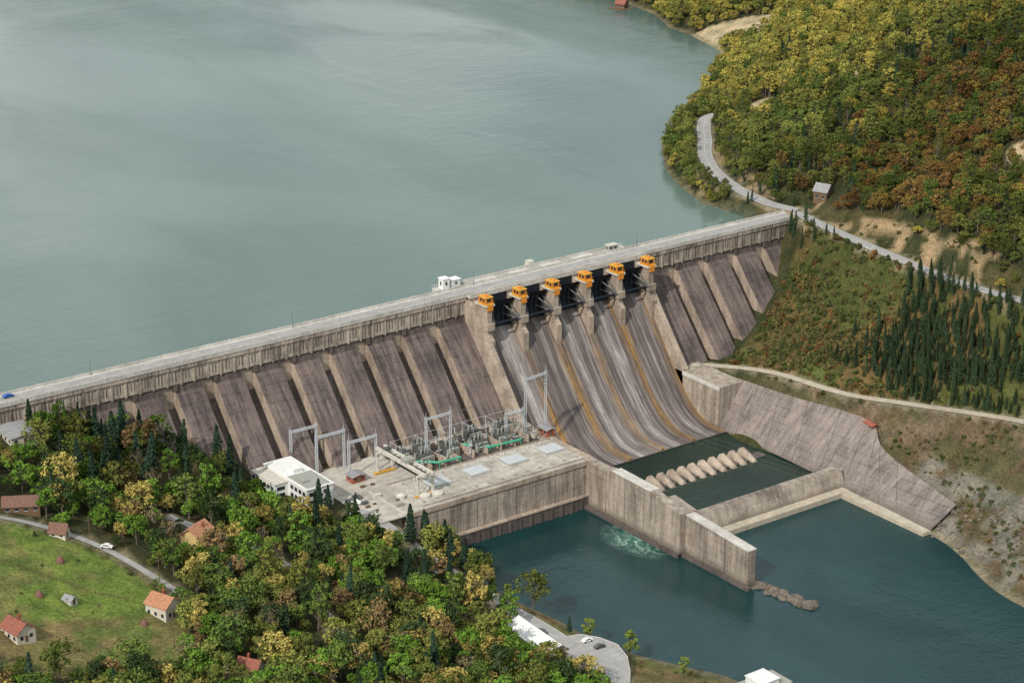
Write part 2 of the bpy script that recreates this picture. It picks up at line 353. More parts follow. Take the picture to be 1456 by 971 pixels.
for i in range(7): b.add([(127+i*.5,-193-i*3,9.79),(132+i*.3,-193.6-i*3,9.79),(132+i*.3,-193.75-i*3,9.79),(127+i*.5,-193.15-i*3,9.79)],[(0,1,2,3)],'line')
b.make('parking_area',recalc=False)

def plane(name,pts,z,m):
    b=MB(); b.add([(x,y,z) for x,y in pts],[tuple(range(len(pts)))],m); return b.make(name,recalc=False)
plane('reservoir_water',[(-700,5),(440,5),(5000,900),(5000,6000),(-3000,6000)],62,'res')
plane('river_water',[(100,-1500),(320,-1500),(330,-60),(224,-84),(130,-84)],0,'riv')

# ------------------------------------------------------------------ DAM
dam=empty('concrete_dam')
XL,XR=-70,416
S0,S1=215.5,313
b=MB()
b.box(XL,S0,1,8.5,-6,66.2,'side'); b.box(S1,XR,1,8.5,-6,66.2,'side')
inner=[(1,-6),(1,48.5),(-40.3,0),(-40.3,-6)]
b.prismx(inner,XL,S0,'dark'); b.prismx(inner,S1,XR,'dark')  # recess walls coloured dark to paint the shade between buttresses
body=b.make('dam_body',dam)
b=MB()
def butt(x0,x1,k):
    zt=57.6
    prof=[(1.2,-6),(1.2,zt),(-.1,zt),(-.1,zt-2.2),(-1.0,zt-2.2),(-48.9,0),(-48.9,-6)]
    b.prismx(prof,x0,x1,'face','side')
    b.box(x0-.35,x0+1.2,-.6,1.1,56,58.4,'dark')  # dark block painting the shadow at each buttress's top-left corner
    xm=(x0+x1)/2
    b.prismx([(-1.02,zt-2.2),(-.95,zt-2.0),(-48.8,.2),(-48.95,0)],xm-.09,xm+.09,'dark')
xs=[213.5-18.2*k for k in range(0,15)]
for k,xe in enumerate(xs): butt(xe-12.3,xe if xe<213 else S0+.5,k)
xsr=[316.5+18.2*k for k in range(0,6)]
for k,xe in enumerate(xsr): butt(max(xe,S1)+(0 if xe>317 else -3),min(xe+12.5,XR),k)
b.make('buttresses',dam)
b=MB()
def fascia(x0,x1):
    b.box(x0,x1,-.15,1,58.9,66,'fascia'); b.box(x0,x1,.3,1.0,57.7,58.9,'dark')  # dark band below the wall is painted ledge shadow
    x=x0+.5
    while x<x1-1:
        b.box(x,x+.8,-.5,-.15,58.4,65.2,'fascia')
        b.box(x+2.6,x+3.0,-.2,-.14,60.4,64.0,'dark'); b.box(x+4.0,x+4.4,-.2,-.14,60.4,64.0,'dark')
        x+=6.07
    b.box(x0,x1,-.75,1.0,65.2,66.9,'fascia')
fascia(XL,S0); fascia(S1,XR-2)
b.make('parapet_gallery_fascia',dam)
b=MB()
b.box(XL,XR,-1.0,9.2,66.9,67.7,'deck')
b.box(XL,XR,.9,7.3,67.7,67.72,'asph')
b.box(XL,XR,.2,.9,67.7,67.85,'deck'); b.box(XL,XR,7.3,8.0,67.7,67.85,'deck')
b.box(XL,XR,1.05,1.17,67.724,67.73,'line'); b.box(XL,XR,7.03,7.15,67.724,67.73,'line')
b.box(XL,XR,-.98,-.7,67.7,68.75,'deck'); b.box(XL,XR,8.9,9.18,67.7,68.75,'deck')
x=XL
while x<XR: 
    b.box(x,x+.5,-1.06,-.62,67.7,68.9,'deck'); b.box(x,x+.5,8.82,9.26,67.7,68.9,'deck'); x+=6
b.make('crest_road_deck',dam)
for i,x in enumerate(range(-50,410,92)):
    q=MB(); q.tube((x,8.6,67.7),(x,8.6,74),.10,.06,'tr'); q.tube((x,8.6,74),(x,7.2,74.4),.05,.05,'tr'); q.box(x-.15,x+.15,6.7,7.3,74.3,74.45,'trl'); q.make('street_lamp')
# spillway chute
b=MB()
pr=[(9,47),(5,50),(0,51.6),(-3,52.3),(-6,52),(-9,49.4),(-12,45.8),(-15,41.8),(-20,35),(-26,27.3),(-32,20),(-38,13.2),(-43,8.6),(-48,5.4),(-53,3.6),(-59,2.9),(-65,3.1),(-65.8,2.9)]
vs=[];nxs=40
X0,X1=219.5,309.5
for i in range(nxs+1):
    for y,z in pr: vs.append((X0+(X1-X0)*i/nxs,y,z))
np_=len(pr)
b.add(vs,[(i*np_+j,i*np_+j+1,(i+1)*np_+j+1,(i+1)*np_+j) for i in range(nxs) for j in range(np_-1)],'spill')
ch=b.make('spillway_chute',dam,smooth=True)
b=MB()
b.box(X0,X1,-65.8,-64.5,-8,2.88,'dark')
for k in range(1,5):
    xc=219+18*k
    vs=[];fs=[]
    for (y,z) in pr[6:]:
        vs+=[(xc-.55,y,z-.3),(xc-.55,y,z+.9),(xc+.55,y,z+.9),(xc+.55,y,z-.3)]
    for j in range(len(pr[6:])-1):
        a=4*j; fs+=[(a,a+1,a+5,a+4),(a+1,a+2,a+6,a+5),(a+2,a+3,a+7,a+6)]
    b.add(vs,fs,'spill')
b.make('chute_ribs',dam)
b=MB()
pp=[(13,45),(13,66),(-3,66),(-3,65.2),(-13,65.2),(-13,56),(-13.4,52),(-15.5,50),(-15.5,40.2),(-9,48),(0,49)]
for k in range(6):
    xc=219+18*k; 
    b.prismx(pp,xc-1.25,xc+1.25,'side')
    b.box(xc-2.4,xc+2.4,-13.6,-5.5,65.2,66.0,'deck')
    b.box(xc-2.0,xc+2.0,-14.2,-12.2,54.5,57.5,'side')
b.make('spillway_piers',dam)
b=MB()
tw=[(1,-6),(1,66),(-4,64),(-9,58),(-16,49),(-38,22),(-44,20.5),(-84,20.5),(-84,-6)]
b.prismx(tw,215.2,218.8,'side')
tr=[(1,-6),(1,66),(-4,64),(-9,57),(-16,47.5),(-36,23),(-36,-6)]
b.prismx(tr,309.4,312.6,'side')
b.prismx([(-30,-6),(-30,22),(-61,22),(-61,-6)],309.4,323.5,'wall')
b.box(309.0,309.4,-61,-36,20.6,22.4,'deck')
b.make('training_walls',dam)
# gates
b=MB()
TY,TZ,RR=-14.0,57.5,9.6
for k in range(5):
    xa=219+18*k+1.25; xb=xa+15.5
    vs=[];na=9
    for i in range(na):
        a=math.radians(120+(215-120)*i/(na-1))
        for xx in (xa,xb): vs.append((xx,TY-RR*math.cos(a),TZ+RR*math.sin(a)*.95))
    b.add(vs,[(2*i,2*i+1,2*i+3,2*i+2) for i in range(na-1)],'gate')
    for i in range(1,na-1):
        y,z=vs[2*i][1],vs[2*i][2]; b.box(xa,xb,y-.7,y-.15,z-.2,z+.2,'gate')
    for i in range(6):
        xx=xa+1.2+i*2.62
        for j in range(1,na-2): b.tube((xx,vs[2*j][1]-.4,vs[2*j][2]),(xx,vs[2*j+2][1]-.4,vs[2*j+2][2]),.2,.2,'tr',4)
    for xx in (xa+1.2,xb-1.2,xa+4.5,xb-4.5):
        for a in (150,180,205):
            ar=math.radians(a); b.tube((xx,TY-RR*.97*math.cos(ar),TZ+RR*.93*math.sin(ar)),(xa+.8 if xx<xa+7 else xb-.8,TY,TZ-.6),.32,.32,'tr')
    b.tube((xa,TY+1.5,TZ-.8),(xb,TY+1.5,TZ-.8),.45,.45,'gate',8)
    b.box(xa,xb,-2.6,-1.2,52,66.3,'gate')  # dark panel closing the bay, painting the shade inside the opening
b.make('radial_gates',dam)
b=MB()
b.box(216,314,-3.0,-1.0,66.4,67.5,'deck'); b.box(216,314,9.2,15,66.3,67.6,'deck')
b.box(216,314,14.7,14.95,67.6,68.7,'deck'); b.box(216,314,-2.98,-2.7,67.5,68.5,'deck')
for k in range(5): b.box(219+18*k+4,219+18*k+10,10.2,13.6,67.6,68.1,'trl')
b.make('spillway_bridge',dam)
b=MB()
for k in range(6):
    xc=219+18*k
    b.box(xc-1.9,xc+1.9,-12.6,-7.6,66.35,69.0,'orange'); b.box(xc-2.15,xc+2.15,-12.9,-7.3,69.0,69.3,'yellow')
    b.box(xc-1.96,xc-1.9,-12,-10.6,67.2,68.5,'glass'); b.box(xc-1.96,xc-1.9,-10,-8.6,67.2,68.5,'glass'); b.box(xc-1.1,xc+1.1,-12.66,-12.6,67.2,68.5,'glass')
    b.box(xc-.9,xc+.9,-11.4,-9.4,69.3,69.9,'orange'); b.tube((xc+1.4,-8.4,69.3),(xc+1.4,-8.4,70.2),.2,.2,'tr',6)
    b.box(xc-2.3,xc+2.3,-13.3,-7.0,66.0,66.35,'yellow'); b.box(xc-1.4,xc+1.4,-13.7,-13.1,63.4,66.1,'orange')
    for sx in (-2.25,2.25):
        for y in np.arange(-13.2,-6,1.2): b.tube((xc+sx,y,66.3),(xc+sx,y,67.4),.04,.04,'yellow',4)
        b.tube((xc+sx,-13.2,67.4),(xc+sx,-7,67.4),.04,.04,'yellow',4)
b.make('gate_hoist_houses',dam)
def shed(name,x,y,z,w,l,h,wall='white',roof='roofgrey'):
    e=empty(name,(x,y,z)); q=MB(); q.box(-w/2,w/2,-l/2,l/2,0,h,wall); q.make('walls',e)
    q=MB(); q.box(-w/2-.3,w/2+.3,-l/2-.3,l/2+.3,h,h+.3,roof); q.make('roof',e)
    q=MB()
    nwin=max(1,int(w//2.5))
    for i in range(nwin):
        cx=-w/2+(i+.5)*w/nwin; q.box(cx-.5,cx+.5,-l/2-.06,-l/2-.01,h*.4,h*.75,'glass')
    nw=max(1,int(l//2.5))
    for i in range(nw):
        cy=-l/2+(i+.5)*l/nw; q.box(-w/2-.06,-w/2-.01,cy-.5,cy+.5,h*.4,h*.75,'glass')
    q.make('windows',e); return e
shed('crest_control_cabin',213,12.5,67.7,3.4,3.6,4.6,'white','white'); shed('crest_control_cabin',218.5,13,67.7,4.5,3.6,3.2,'white','white')
q=MB(); q.box(209,222,9.2,16,66,67.6,'deck')
for x in (210,215.5,221): q.box(x-.6,x+.6,13,15.4,30,66,'side')
for x in np.arange(209,222.1,1.3): q.tube((x,15.9,67.6),(x,15.9,68.8),.06,.06,'white',4)
q.tube((209,15.9,68.8),(222,15.9,68.8),.07,.07,'white',4); q.make('intake_platform')
shed('crest_equipment_cabin',306,12.3,67.6,5,3,2.4,'trl','deck')
q=MB(); q.box(262,266,14.5,20,66.4,67.2,'deck'); q.box(262.5,265.5,17,20,67.2,69,'cream'); q.tube((264,19,66),(264,19,30),.5,.5,'side'); q.make('water_gauge_platform')

# ------------------------------------------------------------------ POWERHOUSE
ph=empty('powerhouse')
b=MB()
b.box(126,214.9,-87,-30,-6,19.6,'wall')
b.box(112,126,-84,-30,-6,19.6,'wall')
b.box(125.6,214.9,-88.6,-87,-6,5.2,'dark')
b.box(125.4,215.0,-87.5,-87,18.6,20.6,'side')
b.box(125.4,126,-87,-60,19.6,20.6,'deck')
for i in range(17):
    b.box(127+5.2*i,127.8+5.2*i,-89.0,-88.6,-6,4.6,'dark')
b.box(125.4,214.9,-89.0,-87,5.2,5.8,'side')
for i in range(9): b.box(130+9.7*i,130.25+9.7*i,-87.06,-87,5.8,18.6,'dark')
b.make('powerhouse_walls',ph)
b=MB(); b.box(112,215,-86.98,-30,19.6,20.0,'deckp'); b.box(135,215,-84.5,-59,20,20.45,'deckp')
b.box(135,215,-84.6,-84.2,20.45,20.9,'side'); b.box(135,215,-59.4,-59,20.45,20.9,'side')
for x in (152,171,190,209):
    b.box(x-5.2,x+5.2,-73.5,-65.5,20.45,21.2,'trl'); b.box(x-4.7,x+4.7,-73,-66,21.2,21.5,'steel'); b.box(x-5.6,x+5.6,-73.8,-65.2,20.45,20.8,'deck')
    for j in range(5): b.box(x-4.5+2*j,x-4.4+2*j,-73,-66,21.5,21.56,'trl')
for x in np.arange(137,214,6.3): b.box(x,x+1.2,-82,-80.8,20.45,20.9,'trl'); b.tube((x+3,-62,20.45),(x+3,-62,21.6),.3,.3,'steel',8)
for x in np.arange(141,214,9.5): b.box(x,x+.12,-84.2,-59.5,20.452,20.47,'tr')
for (x,y,r) in ((141,-77,2.4),(146,-78.5,2.4),(133,-72,2.0)):
    b.tube((x,y,20),(x,y,21.4),r,r,'cream',20); b.tube((x,y,21.4),(x,y,21.9),r,r*.4,'cream',20)
b.make('powerhouse_roof',ph)
b=MB()
x=127.0
while x<215: b.tube((x,-86.6,20.4),(x,-86.6,21.6),.06,.06,'steel',4); x+=2.2
b.tube((126,-86.6,21.6),(215,-86.6,21.6),.06,.06,'steel',4)
b.make('roof_railing',ph)
b=MB()
for y in (-47,-76):
    for x in (138.5,145.5): b.box(x-.4,x+.4,y-.5,y+.5,21,28.5,'cream'); b.tube((x,y,21),(x,y+(3 if y<-60 else -3),28),.2,.2,'cream')
    b.box(138,146,y-.5,y+.5,28,29.3,'cream'); b.box(137,147,y-.6,y+.6,20.2,21,'yellow')
b.box(139.6,140.7,-79,-44,29.3,30.6,'cream'); b.box(143.3,144.4,-79,-44,29.3,30.6,'cream')
for y in np.arange(-78,-44,3.0): b.box(140.7,143.3,y,y+.2,30.0,30.2,'tr')
b.box(139.8,144.2,-66,-62,30.6,32.2,'trl'); b.box(140.6,143.4,-50,-48,30.6,31.6,'tr')
b.make('gantry_crane')
def transformer(x,y,z=20.0,s=1.0,rot=0):
    b=MB(); b.box(-3,3,-2,2,.4,4.2,'tr'); b.box(-3.3,3.3,-2.3,2.3,0,.4,'deck'); b.box(-3.1,3.1,-2.1,2.1,4.2,4.5,'tr')
    for i in range(9):
        b.box(-2.8+i*.65,-2.5+i*.65,2.1,3.5,.9,4.0,'trl'); b.box(-2.8+i*.65,-2.5+i*.65,-3.5,-2.1,.9,4.0,'trl')
    for i in (-1.8,0,1.8):
        b.tube((i,0,4.5),(i,-.5,7.2),.35,.12,'trl',8)
        for k in range(4): b.tube((i,-.09*k-.1,4.9+.5*k),(i,-.09*k-.12,5.05+.5*k),.5,.5,'trl',8)
    b.tube((-2.6,1,5.7),(2.6,1,5.7),.6,.6,'tr',10); b.tube((-2,1,4.5),(-2,1,5.4),.15,.15,'tr'); b.tube((2,1,4.5),(2,1,5.4),.15,.15,'tr')
    o=b.make('power_transformer',loc=(x,y,z),rot=rot); o.scale=(s,s,s); return o
for x,y in ((160,-49),(173,-48),(186,-50),(198,-50),(165,-39),(190,-40),(153,-41),(206,-41)): transformer(x,y,20,1.0)
b=MB()
for i in range(90):
    x=150+random.uniform(0,64); y=-56+random.uniform(0,22); h=random.uniform(3,7)
    b.tube((x,y,20),(x,y,20+h*.55),.16,.16,'trl',5); b.tube((x,y,20+h*.55),(x,y,20+h),.28,.14,random.choice(['trl','tr','steel','wood']),7)
    if i%2: b.box(x-1.4,x+1.4,y-.15,y+.15,20+h*.52,20+h*.58,'steel')
    if i%5==0: b.box(x-.7,x+.7,y-.5,y+.5,20,22,'cream')
for i in range(8):
    x=158+i*7; b.box(x,x+.4,-57,-44,20,23.5 if i%2 else 22.5,'side')
for y in (-44,-36): b.tube((152,y,27),(212,y,27),.08,.08,'steel',4)
for x in np.arange(152,213,12): 
    for y in (-44,-36): b.tube((x,y,20),(x,y,27.3),.14,.1,'steel',5)
    b.tube((x,-44,27),(x,-36,27),.1,.1,'steel',4)
b.box(150,213,-57.5,-33,20.002,20.05,'dark')
b.make('switchyard_insulators')
b=MB()
for i in range(14):
    x=114+random.uniform(0,18); y=-80+random.uniform(0,26); s=random.uniform(.6,1.6); b.box(x-s,x+s,y-s*.6,y+s*.6,20,20+s*.9,random.choice(['trl','wood','cream','tr']))
b.make('stacked_crates')
b=MB()
for pts in ([(150,-46),(162,-57),(172,-57.5)],[(178,-44),(188,-56),(203,-57)]):
    for a,c in zip(pts[:-1],pts[1:]): b.tube((*a,22.6),(*c,22.6),.5,.5,'green',8)
    for a in pts: b.tube((*a,20),(*a,22.6),.2,.2,'green',5)
b.make('cooling_pipe')
def portal(x,y,z,w,h,rot,name='power_line_gantry'):
    b=MB()
    def lat(a,c,r):
        a=Vector(a);c=Vector(c);d=c-a;n=max(2,int(d.length/1.6)); u=d.orthogonal().normalized()*r; v=d.normalized().cross(u)
        cor=[u+v,u-v,-u-v,-u+v]
        for k in cor: b.tube(a+k,c+k,.13,.13,'steel',4)
        for i in range(n):
            for j in range(4):
                b.tube(a+d*i/n+cor[j],a+d*(i+1)/n+cor[(j+1)%4],.07,.07,'steel',3)
    for sx in (-w/2,w/2):
        lat((sx,0,0),(sx,0,h),.4); b.tube((sx,0,h),(sx,0,h+2.5),.12,.04,'steel',4)
    lat((-w/2,0,h-1),(w/2,0,h-1),.4)
    for sx in (-w/3,0,w/3): b.tube((sx,0,h-1.5),(sx,-.2,h-3.6),.16,.16,'trl',6)
    return b.make(name,loc=(x,y,z),rot=rot)
portal(125,-33,20,13,17,0); portal(134,-43,20,13,16,0); portal(167,-49,20,12,20,0); portal(219,-46,20.5,12,24,math.radians(8)); portal(205,-50,20,9,13,0); portal(118,-24,22,12,16,0)
b=MB()
def cable(a,c,sag,r=.07,m='tr'):
    a=Vector(a);c=Vector(c);prev=a
    for i in range(1,17):
        t=i/16; p=a.lerp(c,t); p.z-=sag*4*t*(1-t); b.tube(prev,p,r,r,m,3); prev=p
for dx in (-4,0,4):
    cable((219+dx,-46,43),(330+dx,-560,60),12,.05); cable((167+dx,-49,39),(219+dx,-46,43),2,.05); cable((125+dx,-33,36),(134+dx,-43,35),.5,.05)
    cable((125+dx,-33,36),(150+dx,3,72),2,.05); cable((167+dx,-49,39),(200+dx,3,72),2,.05)
b.make('power_cable')

def house(name,x,y,w,l,h,rot,roof,wall='plaster',rh=2.6,z=None,storeys=1,chim=True):
    if z is None: z=float(H([x],[y])[0])-.1
    e=empty(name,(x,y,z),rot)
    q=MB(); q.box(-w/2,w/2,-l/2,l/2,-2,h,wall)
    q.add([(-w/2,-l/2,h),(w/2,-l/2,h),(0,-l/2,h+rh),(-w/2,l/2,h),(w/2,l/2,h),(0,l/2,h+rh)],[(0,1,2),(3,5,4)],wall); q.make('walls',e)
    q=MB(); o=.55; t=.22; sl=rh/(w/2)
    for s in (-1,1):
        q.add([(0,-l/2-o,h+rh+.02),(0,l/2+o,h+rh+.02),(s*(w/2+o),l/2+o,h-sl*o),(s*(w/2+o),-l/2-o,h-sl*o),(0,-l/2-o,h+rh+t),(0,l/2+o,h+rh+t),(s*(w/2+o),l/2+o,h-sl*o+t),(s*(w/2+o),-l/2-o,h-sl*o+t)],
          [(0,1,2,3),(4,5,6,7),(0,3,7,4),(1,2,6,5),(2,3,7,6)],roof)
    q.make('roof',e)
    q=MB()
    for st in range(storeys):
        zb=1.0+2.8*st
        for s in (-1,1):
            for i in range(max(1,int(l//3))):
                cy=-l/2+(i+.5)*l/max(1,int(l//3)); q.box(*sorted((s*(w/2+.02),s*(w/2+.08))),cy-.55,cy+.55,zb,zb+1.3,'glass'); q.box(*sorted((s*(w/2+.08),s*(w/2+.14))),cy-.65,cy+.65,zb-.12,zb,'white')
            for i in range(max(1,int(w//3))):
                cx=-w/2+(i+.5)*w/max(1,int(w//3)); q.box(cx-.55,cx+.55,*sorted((s*(l/2+.02),s*(l/2+.08))),zb,zb+1.3,'glass')
    q.make('windows',e); q=MB(); q.box(-.5,.5,-l/2-.12,-l/2-.02,0,.95+1.1,'wood'); q.make('door',e)
    if chim: q=MB(); q.box(w*.18,w*.18+.7,1,1.7,h,h+rh+.9,'red'); q.make('chimney',e)
    return e
HS=[]
def hs(*a,**k):
    HS.append((a[1],a[2],max(a[3],a[4])*.5+2.2)); return house(*a,**k)
hs('village_house',-5,-136,8,9,4.6,math.radians(20),'rooforange','plaster',storeys=1)
hs('village_house',32,-92,7.5,10,5,math.radians(-60),'rooforange','plastery'); HS.append((26,-100,7))
hs('farm_barn',-20,-60,5.5,13,3,math.radians(60),'roofbrown','wood',chim=False)
hs('farm_shed',-15,-79,4,6,2.6,math.radians(40),'roofbrown','plaster',chim=False)
hs('village_house',-60,-143,7,9,3.5,math.radians(10),'roofred')
hs('village_house',2,-181,6.5,7.5,3.5,math.radians(30),'roofred','plaster'); HS.append((-3,-188,6))
hs('garden_hut',-33,-124,3,3.5,1.9,math.radians(20),'roofgrey','cream',rh=1.0,chim=False)
hs('village_house',-27,-44,7,8,3.5,math.radians(-20),'roofgrey','plastery')
hs('lakeside_cabin',430,3,7,7,4.5,math.radians(20),'roofgrey','wood',rh=3.0,chim=False); HS.append((423,-8,9)); HS.append((426,-1,8))
hs('bus_shelter',334,-128,2.6,10,2.2,math.radians(-8),'red','wood',rh=.6,chim=False)
hs('floating_cabin',664,446,6,7,3.6,.4,'roofred','wood',z=62.2)
q=MB(); q.box(-7,7,-6,6,-.6,.5,'wood'); q.make('floating_dock',loc=(664,446,62))
e=empty('office_building',(102,-46,22)); q=MB(); q.box(-6,6,-16,16,-4,7.2,'white'); q.box(-12,-6,-2,16,-4,6,'white'); q.make('walls',e)
q=MB(); q.box(-6.4,6.4,-16.4,16.4,7.2,7.7,'white'); q.box(-12.3,-6,-2.3,16.3,6,6.4,'cream'); q.box(-2,2,0,5,7.7,9.4,'white'); q.box(-4,-1,-10,-7,7.7,8.5,'trl'); q.box(-5.5,5.5,-15.5,-.5,7.7,7.74,'trl'); q.make('roof',e)
q=MB()
for zz in (.9,4.2):
    for i in range(4): q.box(-6.08,-6.01,-15+i*3,-13+i*3,zz,zz+1.7,'glass')
    for i in range(3): q.box(-5+i*3.3,-3+i*3.3,-16.08,-16.01,zz,zz+1.7,'glass')
for zz in (.6,3.4):
    for i in range(6): q.box(-12.08,-12.01,-1+i*2.9,.9+i*2.9,zz,zz+1.5,'glass')
    q.box(-11,-7.5,-2.08,-2.01,zz,zz+1.5,'glass')
q.make('windows',e)
hs('substation_hut',128,-47,6,5,2.8,0,'roofgrey','red',rh=.5,z=20,chim=False); hs('substation_hut',218,-55,4,6,3.0,0,'roofgrey','red',rh=.5,z=20.6,chim=False)
hs('abutment_building',0,-14,11,14,3.2,0,'roofgrey','plaster',rh=.5,chim=False)
e=empty('white_canopy_building',(112,-186,10)); q=MB(); q.add([(-4,-12,3.2),(4,-12,4.2),(3,12,6.2),(-3,12,3.6),(-4,-12,2.9),(4,-12,3.9),(3,12,5.9),(-3,12,3.3)],[(0,1,2,3),(4,5,6,7),(0,1,5,4),(1,2,6,5),(2,3,7,6),(3,0,4,7)],'white'); q.make('roof',e)
q=MB(); q.box(-3,2.6,-11,11,-1,2.9,'plaster'); q.make('walls',e); HS.append((112,-186,11))
e=empty('riverside_building',(161,-252,3)); q=MB(); q.box(-9,9,-5,5,-2,5,'white'); q.box(-4,4,-4,4,5,7.6,'white'); q.make('walls',e); q=MB(); q.box(-9.3,9.3,-5.3,5.3,5,5.3,'trl'); q.box(-4.3,4.3,-4.3,4.3,7.6,7.9,'white'); q.tube((-7,0,5),(-7,0,11),.15,.1,'steel'); q.make('roof',e)
q=MB()
for i in range(6): q.box(-8+i*2.8,-6.4+i*2.8,-5.08,-5.01,1.5,3.4,'glass')
for i in range(3): q.box(-9.08,-9.01,-4+i*2.8,-2.4+i*2.8,1.5,3.4,'glass')
q.make('windows',e); HS.append((161,-252,12))
def zg(x,y): return float(H([x],[y])[0])
PL=[(-52,-110),(-30,-140),(-14,-160),(4,-116),(-6,-84)]
for x,y in PL:
    q=MB(); z=zg(x,y); q.tube((x,y,z-.5),(x,y,z+8.5),.16,.10,'wood',6); q.box(x-1,x+1,y-.08,y+.08,z+7.7,z+7.9,'wood')
    for s in (-.8,0,.8): q.tube((x+s,y,z+7.9),(x+s,y,z+8.2),.06,.06,'trl',5)
    q.make('utility_pole')
def fence(pts,name='wooden_fence'):
    b=MB()
    for (xa,ya),(xb,yb) in zip(pts[:-1],pts[1:]):
        L=math.hypot(xb-xa,yb-ya); k=max(1,int(L/2.5)); pv=None
        for j in range(k+1):
            x=xa+(xb-xa)*j/k; y=ya+(yb-ya)*j/k; z=zg(x,y); b.box(x-.07,x+.07,y-.07,y+.07,z-.3,z+1.2,'wood')
            if pv:
                for h in (.5,1.0): b.tube((pv[0],pv[1],pv[2]+h),(x,y,z+h),.05,.05,'wood',4)
            pv=(x,y,z)
    b.make(name)
fence([(-17,-78),(-7,-94),(0,-112),(2,-126)]); fence([(3,-142),(-2,-158),(-20,-170),(-45,-168)]); fence([(-60,-95),(-40,-100),(-22,-120),(-12,-128)])
b=MB()
for (x,y,r,h) in ((-24,-98,1.6,2.6),(-15,-141,1.3,2.2),(-42,-120,1.5,2.4)):
    z=zg(x,y)
    for i in range(5): b.tube((x,y,z+h*i/5-.1),(x,y,z+h*(i+1)/5),r*(1-.04*i*i)+.05,r*(1-.04*(i+1)**2)+.02,'roofbrown',12)
b.make('haystack')

# ------------------------------------------------------------------ divider wall, basin, slope
b=MB()
b.prismx([(-84,-6),(-84,20.5),(-97,20.5),(-104,21.6),(-128,21.2),(-134,19.8),(-134,-6)],214.2,218.4,'wall')
b.prismx([(-134,-6),(-134,20.2),(-147,18.4),(-147,-6)],213.4,221.8,'wall')
b.prismx([(-147,-6),(-147,17.4),(-183,15.4),(-183,-6)],216.6,220.4,'wall')
b.box(212.2,214.2,-147,-87.2,-6,1.6,'dark'); b.box(214.8,216.6,-185,-147,-6,1.3,'dark')
b.prismx([(-147,17.4),(-147,17.9),(-183.2,15.9),(-183.2,15.4)],216.3,220.7,'deck')
b.prismx([(-104,21.6),(-104,22.0),(-128,21.6),(-128,21.2)],213.9,218.7,'deck')
for y in (-100,-112,-124): b.box(214.14,214.2,y,y+.2,1.6,20.4,'dark')
for y in (-158,-170): b.box(216.54,216.6,y,y+.2,1.3,16,'dark')
b.make('training_dividing_wall')
b=MB()
b.prismx([(-133,-6),(-133,9.6),(-136,9.6),(-139,2.6),(-139,-6)],220.6,311,'wall')
b.make('stilling_basin_end_sill')
b=MB(); b.box(220.6,311,-143.5,-139,-6,2.2,'ledge'); 
b.prismx([(-143.5,-6),(-143.5,2.0),(-190,1.6),(-190,-6)],304.5,309.5,'ledge'); b.make('concrete_ledge')
plane('basin_water',[(217,-133.2),(314,-133.2),(314,-60),(217,-60)],2.4,'bas')
b=MB()
for i in range(10):
    x=246.5+i*5.7
    ringsv=[];ns=10
    for (yy,zt,w) in ((-87,2.0,1.5),(-88,5.6,1.7),(-90,6.6,1.75),(-94,5.2,1.75),(-98,3.4,1.6),(-98.6,1.2,1.3)):
        ring=[]
        for j in range(ns+1):
            a=math.pi*j/ns; ring.append((x-w*math.cos(a),yy,-1+(zt+1)*(.55+.45*math.sin(a)) if 0<j<ns else -1))
        ringsv.append(ring)
    vs=[v for r in ringsv for v in r]; m=ns+1
    fs=[(i2*m+j,i2*m+j+1,(i2+1)*m+j+1,(i2+1)*m+j) for i2 in range(len(ringsv)-1) for j in range(ns)]+[tuple(range(m))[::-1],tuple(range((len(ringsv)-1)*m,len(ringsv)*m))]
    b.add(vs,fs,'side')
b.box(218.4,306,-96,-91,-6,2.9,'dark')
b.make('baffle_blocks')
bot=[(309.4,-58,3),(309.4,-100,3),(309.4,-139,2.3),(309.4,-165,1.8),(308.5,-190,1.7)]
top=[(323.5,-57,22.2),(327,-90,22.8),(334,-128,22.8),(328,-145,15.5),(323,-190,9)]
Bp=smooth_poly(bot,5); Tp=smooth_poly(top,5); b=MB(); vs=[]
for a,c in zip(Bp,Tp):
    for k in range(5): vs.append(a+(c-a)*k/4)
b.add(vs,[(i*5+k,i*5+k+1,(i+1)*5+k+1,(i+1)*5+k) for i in range(len(Bp)-1) for k in range(4)],'slab')
for a,c in zip(Bp[::2],Tp[::2]): b.tube(Vector(a)+Vector((0,0,-.08)),Vector(c)+Vector((0,0,-.08)),.16,.16,'dark',4)
b.make('concrete_slope_lining')
def rocks(name,pts,smin,smax):
    b=MB()
    for (x,y,z) in pts:
        s=random.uniform(smin,smax); bm=bmesh.new(); bmesh.ops.create_icosphere(bm,subdivisions=2,radius=1)
        sc=Vector((random.uniform(.7,1.3),random.uniform(.7,1.3),random.uniform(.5,.9)))*s
        vs=[]
        for v in bm.verts:
            k=1+.28*math.sin(v.co.x*3.1+x)*math.cos(v.co.y*4+y)+random.uniform(-.12,.12); vs.append((x+v.co.x*sc.x*k,y+v.co.y*sc.y*k,z+v.co.z*sc.z*k))
        b.add(vs,[tuple(v.index for v in f.verts) for f in bm.faces],'rock'); bm.free()
    return b.make(name)
rocks('rock_spit',[(220.5+random.uniform(-3.0,3.0)*(1-i/150)+ (i/90)*6,-178-32*(i/90)+random.uniform(-2,2),.1) for i in range(90)],.8,2.4)
rocks('shore_rocks',[(x,y,z) for x,y,z in [(308+random.uniform(-3,22),-188-i*.55+random.uniform(-5,5),0) for i in range(190)] for z in [float(H([x],[y])[0])]],.4,1.5)
b=MB(); P,w=RP['up1']
